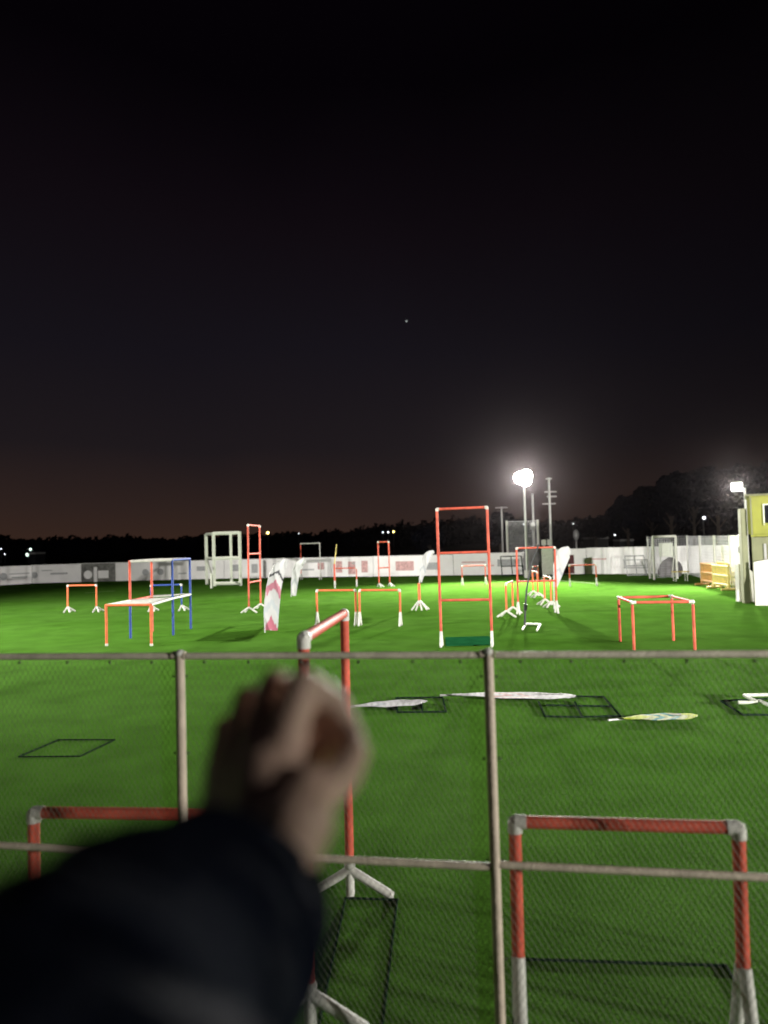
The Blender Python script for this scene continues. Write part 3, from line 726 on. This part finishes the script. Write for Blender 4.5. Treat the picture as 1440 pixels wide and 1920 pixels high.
# ------------------------------------------------------------ distance: wood, trees, lamps
def leafmass(name, rects, m_, size, label=None, cat=None, kind=None, parent=None, org=None):
    verts, faces = [], []
    for (c, rx, ry, rz, n) in rects:
        for _ in range(n):
            while True:
                x, y, z = random.uniform(-1, 1), random.uniform(-1, 1), random.uniform(-1, 1)
                r2 = x * x + y * y + z * z
                if r2 <= 1 and r2 > .15: break
            q = Vector((c[0] + x * rx, c[1] + y * ry, max(.1, c[2] + z * rz)))
            ax = Vector((random.gauss(0, 1), random.gauss(0, 1), random.gauss(0, 1))).normalized(); bx = ax.orthogonal().normalized(); cx = ax.cross(bx)
            s = size * random.uniform(.5, 1.2); i = len(verts)
            verts += [q + bx * s, q + cx * s * .7, q - bx * s, q - cx * s * .7]; faces.append((i, i + 1, i + 2, i + 3))
    org = Vector(org or (0, 0, 0)); me = bpy.data.meshes.new(name); me.from_pydata([v - org for v in verts], [], faces); me.materials.append(m_)
    o = bpy.data.objects.new(name, me); C.objects.link(o)
    if parent: o.parent = parent
    else: o.location = org; tag(o, label, cat, kind=kind)
    return o
# far-off wood along the horizon
def prof(px):
    pts = [(-400, 30), (0, 29), (250, 22), (420, 20), (520, 22), (640, 22), (720, 33), (800, 36), (850, 42), (960, 40), (1000, 34), (1100, 32), (1180, 40), (1300, 60), (1500, 70), (1900, 60)]
    for (a, h0), (b_, h1) in zip(pts, pts[1:]):
        if a <= px <= b_: return h0 + (h1 - h0) * (px - a) / (b_ - a)
    return 30
rects = []
px = -400
while px < 1900:
    D = 190; hh = prof(px) * D / FPX + CH + random.uniform(-.9, .6)
    c = gd(px, D + random.uniform(-6, 6))
    rects.append(((c.x, c.y, hh * .5), 2.2, 2.2, hh * .5, 120)); rects.append(((c.x + 1, c.y + 3, hh * .35), 3.5, 2.5, hh * .42, 70))
    px += 11
leafmass('far_wood', rects, M['wood'], .75, 'dark wood reading as one mass along the horizon', 'wood', 'stuff')
hb = MB()
prev = None; ring = []
for px in range(-2000, 3401, 60):
    c = gd(px, 205); hgt = (prof(px) - 7) * 205 / FPX + CH + .5 * math.sin(px * .03)
    ring.append((c, max(.6, hgt)))
lo_ = [hb.bm.verts.new((c.x, c.y, -.2)) for c, h in ring]; hi_ = [hb.bm.verts.new((c.x * 1.05, c.y * 1.05, h)) for c, h in ring]; bk_ = [hb.bm.verts.new((c.x * 1.6, c.y * 1.6, 0)) for c, h in ring]
for i in range(len(ring) - 1):
    hb.bm.faces.new((lo_[i], lo_[i + 1], hi_[i + 1], hi_[i])); hb.bm.faces.new((hi_[i], hi_[i + 1], bk_[i + 1], bk_[i]))
bmesh.ops.recalc_face_normals(hb.bm, faces=hb.bm.faces[:])
tag(hb.build('hills', M['wood']), kind='structure')

def tree(label, px, D, ytop, wpx):
    b = gd(px, D); s = D / FPX; hz = 1035 - .028 * px
    H = CH + (hz - ytop) * s; W = wpx * s / 2
    t = thing('tree', label, 'tree', b, 'dark trees beyond the field')
    mb = MB().tube(b, b + ZU * H * .45, .16, .1, 10)
    tips = []
    for k in range(9):
        a = k * 2.4; q = b + ZU * H * (.25 + .03 * k); e = b + Vector((math.cos(a) * W * .6, math.sin(a) * W * .6, H * (.45 + .05 * k)))
        mb.tube(q, e, .06, .02, 6); tips.append(e)
    mb.tube(b + ZU * H * .45, b + ZU * H * .9, .1, .02, 8); mb.build('trunk', M['trunk'], t)
    rc = []
    for e in tips + [b + ZU * H * .8, b + ZU * H * .6]:
        for _ in range(2):
            j = Vector((random.gauss(0, W * .2), random.gauss(0, W * .2), random.gauss(0, H * .05)))
            q = e + j; rr = W * random.uniform(.3, .5); rz = H * random.uniform(.07, .13)
            if q.z + rz > H: q.z = H - rz
            rc.append(((q.x, q.y, q.z), rr, rr, rz, 260))
    leafmass('crown', rc, M['leaf'], .34, parent=t, org=b)
tl = [(1180, 70, 925, 60, 'lowest dark tree, leftmost of the group behind the small goal'), (1225, 74, 903, 70, 'dark tree rising above the small goal'),
      (1262, 66, 885, 75, 'tall dark tree right of the small goal'), (1305, 70, 873, 80, 'tallest dark tree between the goal and the small floodlight'),
      (1350, 64, 880, 80, 'dark tree just left of the small floodlight'), (1405, 68, 862, 90, 'dark tree behind the cabin and small floodlight'),
      (1460, 60, 850, 90, 'dark tree cut by the right edge above the cabin'),
      (808, 60, 985, 50, 'low rounded dark tree behind the tallest gate'), (940, 62, 962, 60, 'dark tree behind the tall net screen'),
      (1120, 85, 968, 60, 'low dark tree right of the aerial pole')]
for px, D, yt, wp, lb in tl: tree(lb, px, D, yt, wp)

def far_lamp(label, px, py, m_, r, D=120):
    c = P(px, py, D); b = Vector((c.x, c.y, 0))
    t = thing('distant_lamp', label, 'lamp', b, 'distant lamps beyond the field')
    if c.z < .4: c.z = .4
    MB().tube(b, Vector((c.x, c.y + .2, c.z)), .05, n=6).build('lamp_post', M['black'], t)
    MB().ball(c, r * .55).build('bulb', M[m_], t)
FLAMPS = [(502, 999, 'far_yellow', .30, 'yellow distant lamp above the largest feather flag'), (560, 1000, 'far_white', .10, 'very faint distant lamp above the white-topped gate'),
 (718, 998, 'far_white', .16, 'leftmost of three close distant lamps left of the tallest gate'), (728, 998, 'far_white', .18, 'middle of three close distant lamps left of the tallest gate'),
 (738, 997, 'far_yellow', .22, 'rightmost of three close distant lamps left of the tallest gate'), (794, 1002, 'far_white', .16, 'faint distant lamp just left of the tallest gate'),
 (828, 1002, 'far_white', .14, 'faint distant lamp seen beside the left post of the tallest gate'), (982, 983, 'far_white', .16, 'faint distant lamp in the tall net screen'),
 (1075, 982, 'far_white', .14, 'small distant lamp left of the bright yellow one'), (1105, 982, 'far_yellow', .42, 'brightest yellow distant lamp right of the aerial pole'),
 (1134, 981, 'far_yellow', .22, 'pale distant lamp right of the bright yellow one'), (1153, 1003, 'far_white', .18, 'low white distant lamp just above the white boards'),
 (1320, 971, 'far_white', .22, 'lone distant lamp in front of the dark trees on the right'), (57, 1030, 'far_green', .3, 'upper of the two large pale distant lamps at far left'), (52, 1040, 'far_green', .42, 'lower and larger of the two pale distant lamps at far left'),
 (2, 1029, 'far_white', .14, 'dim distant lamp at the very left edge'), (9, 1039, 'far_white', .12, 'dimmest distant lamp low at the left edge')]
for px, py, m_, r, lb in FLAMPS: far_lamp(lb, px, py, m_, r, 100 if px != 1320 else 58)
# pale lit roofs far beyond the boards
for (x0, x1, y, lb) in ((1098, 1135, 1009, 'long low pale roof in the dark above the boards'), (1156, 1182, 1016, 'shorter low pale roof right of the long one'), (62, 76, 1037, 'small pale lit shed among the far left lamps')):
    a, b_ = P(x0, y, 90), P(x1, y, 90); c = (a + b_) / 2; c0 = Vector((c.x, c.y, 0)); t = thing('far_shed', lb, 'shed', c0)
    z = max(.8, c.z); MB().box(c0 + ZU * z * .45, ((b_ - a).length * .96, 2.5, z * .9), 0).build('wall', M['black'], t)
    MB().box(c0 + ZU * (z * .9 + .12), ((b_ - a).length, 2.8, .22), 0, .05).build('roof', M['mast'], t)
p = P(1080, 1003, 60); b = Vector((p.x, p.y, 0)); tag(MB().ball(p, .3, (.8, .8, 1.5)).tube(b, p, .05, n=8).build('marker', M['mast'], org=b), 'pale upright marker on a thin stem above the boards', 'marker')
p = P(762, 602, 900); tag(MB().ball(p, 1.1).build('sky_light', emat('pale_point', (.8, .9, .85), .06), org=p), 'tiny pale point of light alone in the night sky', 'light')

# ------------------------------------------------------------ the photographer's hand and sleeve
person = thing('person', 'raised blurred left hand in a dark navy sleeve, thumb and finger closing', 'person', Vector((-.2, .05, 0)))
def caps(mb, pts):
    """chain of (px, py, depth, radius) tapered links"""
    q = [(P(a, b, c), r) for a, b, c, r in pts]
    for (a, ra), (b, rb) in zip(q, q[1:]): mb.tube(a, b, ra, rb, 20)
    for a, ra in q: mb.ball(a, ra, sub=3)
hb = MB()
WR = (500, 1640, .440, .028)
MCP = [(530, 1400, .490, .0145), (490, 1382, .508, .0145), (448, 1402, .525, .0138), (416, 1446, .540, .0125)]
caps(hb, [(430, 1760, .38, .034), WR]); caps(hb, [(530, 1640, .437, .018), (465, 1630, .445, .022)])
for i, mc in enumerate(MCP):
    caps(hb, [(WR[0] + 14 - i * 22, WR[1] - 30, .447 + i * .006, .021), ((WR[0] + mc[0]) / 2 + 8 - i * 14, (WR[1] + mc[1]) / 2, (.445 + mc[2]) / 2, .0195), mc])
caps(hb, [(540, 1612, .430, .018), (556, 1540, .442, .023), (576, 1480, .458, .0155)])       # thenar
caps(hb, [(505, 1540, .458, .027), (500, 1460, .478, .023)])
# index, arched over to the right
caps(hb, [MCP[0], (568, 1285, .505, .0118), (626, 1318, .515, .0102), (662, 1386, .505, .0086)])
# middle, ring, little, curled behind
caps(hb, [MCP[1], (515, 1284, .532, .0118), (582, 1330, .540, .0102), (622, 1392, .528, .0088)])
caps(hb, [MCP[2], (466, 1312, .555, .0113), (535, 1350, .568, .0098), (580, 1412, .550, .0084)])
caps(hb, [MCP[3], (426, 1366, .566, .0102), (480, 1392, .582, .0088), (530, 1440, .566, .0077)])
caps(hb, [(560, 1440, .495, .016), (600, 1400, .515, .0125), (640, 1375, .523, .009)])
caps(hb, [(585, 1345, .522, .0118), (612, 1400, .512, .0105)])
# thumb
caps(hb, [(556, 1560, .440, .0180), (590, 1494, .454, .0140), (640, 1456, .474, .0125), (664, 1412, .490, .0102)])
hand = hb.build('hand', M['skin'], person)
rm = hand.modifiers.new('remesh', 'REMESH'); rm.mode = 'VOXEL'; rm.voxel_size = .0018; rm.use_smooth_shade = True
sm = hand.modifiers.new('smooth', 'SMOOTH'); sm.factor = .6; sm.iterations = 4
# nails
def nail(px, py, d, tx, ty):
    c = P(px, py, d); n = (CAM - c).normalized(); t_ = (r_ * tx + u_ * ty).normalized(); t_ = (t_ - n * t_.dot(n)).normalized(); s_ = n.cross(t_)
    R_ = Matrix((s_, t_, n)).transposed().to_4x4(); b = MB()
    bmesh.ops.create_icosphere(b.bm, subdivisions=3, radius=1, matrix=Matrix.Translation(c) @ R_ @ Matrix.Diagonal((.0052, .0066, .0018, 1)))
    b.build('fingernail', M['nail'], person)
nail(660, 1418, .4795, .5, .8)
nail(664, 1376, .4965, .4, -.8)
# sleeve: lofted, folded cloth
def sleeve():
    sp = [(492, 1668, .438, .036), (472, 1700, .425, .045), (384, 1756, .385, .063), (276, 1850, .34, .069), (180, 1960, .30, .070), (50, 2100, .26, .078), (-120, 2350, .22, .085)]
    c = [P(a, b, d) for a, b, d, r in sp]; rr = [x[3] for x in sp]
    c.append(Vector((-.24, -.12, 1.26))); rr.append(.1)
    NS, NR = 110, 72; bm = bmesh.new(); rows = []
    def ev(t):
        f = t * (len(c) - 1); i = min(int(f), len(c) - 2); s = f - i
        a, b, d, e = c[max(i - 1, 0)], c[i], c[i + 1], c[min(i + 2, len(c) - 1)]
        p = .5 * ((2 * b) + (d - a) * s + (2 * a - 5 * b + 4 * d - e) * s * s + (3 * b - a - 3 * d + e) * s ** 3)
        return p, rr[i] + (rr[i + 1] - rr[i]) * (s * s * (3 - 2 * s))
    for j in range(NS + 1):
        t = j / NS; p, r = ev(t); q = ev(min(1, t + .01))[0] - ev(max(0, t - .01))[0]; q.normalize()
        X = q.cross(ZU).normalized(); Y = X.cross(q)
        row = []
        for i in range(NR):
            a = 2 * math.pi * i / NR
            fold = .045 * math.sin(t * 70 + 2.1 * math.sin(a) + 1.3 * math.cos(2 * a)) * (.5 + .5 * math.sin(a * 2 + t * 9)) + .1 * noise.noise(Vector((math.cos(a) * 1.3, math.sin(a) * 1.3, t * 9)))
            rad = r * (1 + fold * (1 if t > .03 else t / .03))
            row.append(bm.verts.new(p + (X * math.cos(a) + Y * math.sin(a)) * rad))
        rows.append(row)
    for j in range(NS):
        for i in range(NR): bm.faces.new((rows[j][i], rows[j][(i + 1) % NR], rows[j + 1][(i + 1) % NR], rows[j + 1][i]))
    bmesh.ops.recalc_face_normals(bm, faces=bm.faces[:])
    b = MB(); b.bm.free(); b.bm = bm; o = b.build('sleeve', M['cloth'], person)
    md = o.modifiers.new('solid', 'SOLIDIFY'); md.thickness = .004; md.offset = -1
    # knitted cuff
    p0, p1 = P(500, 1648, .444), P(484, 1690, .430); ax = (p1 - p0).normalized(); X = ax.cross(ZU).normalized(); Y = X.cross(ax)
    bm = bmesh.new(); rows = []
    for j in range(9):
        t = j / 8; row = []
        for i in range(120):
            a = 2 * math.pi * i / 120; rad = .0325 + .006 * t + .0012 * math.cos(a * 40) + .002 * math.sin(t * 3.1)
            row.append(bm.verts.new(p0.lerp(p1, t) + (X * math.cos(a) + Y * math.sin(a)) * rad))
        rows.append(row)
    for j in range(8):
        for i in range(120): bm.faces.new((rows[j][i], rows[j][(i + 1) % 120], rows[j + 1][(i + 1) % 120], rows[j + 1][i]))
    b = MB(); b.bm.free(); b.bm = bm; o2 = b.build('cuff', M['rib'], o, org=person.location)
    md = o2.modifiers.new('solid', 'SOLIDIFY'); md.thickness = .003
    return o
sleeve()

# ------------------------------------------------------------ thin night haze
hz = MB().box((0, 150, 12), (620, 520, 27)); hz_o = hz.build('haze', None or mat('haze_mat', (1, 1, 1)), smooth=False)
hm = hz_o.data.materials[0]; t = hm.node_tree; t.nodes.clear()
o_ = t.nodes.new('ShaderNodeOutputMaterial'); pv = t.nodes.new('ShaderNodeVolumePrincipled')
pv.inputs['Density'].default_value = 0.00004; pv.inputs['Anisotropy'].default_value = .955; pv.inputs['Color'].default_value = (1, .88, .92, 1)
t.links.new(pv.outputs[0], o_.inputs['Volume']); tag(hz_o, kind='stuff')
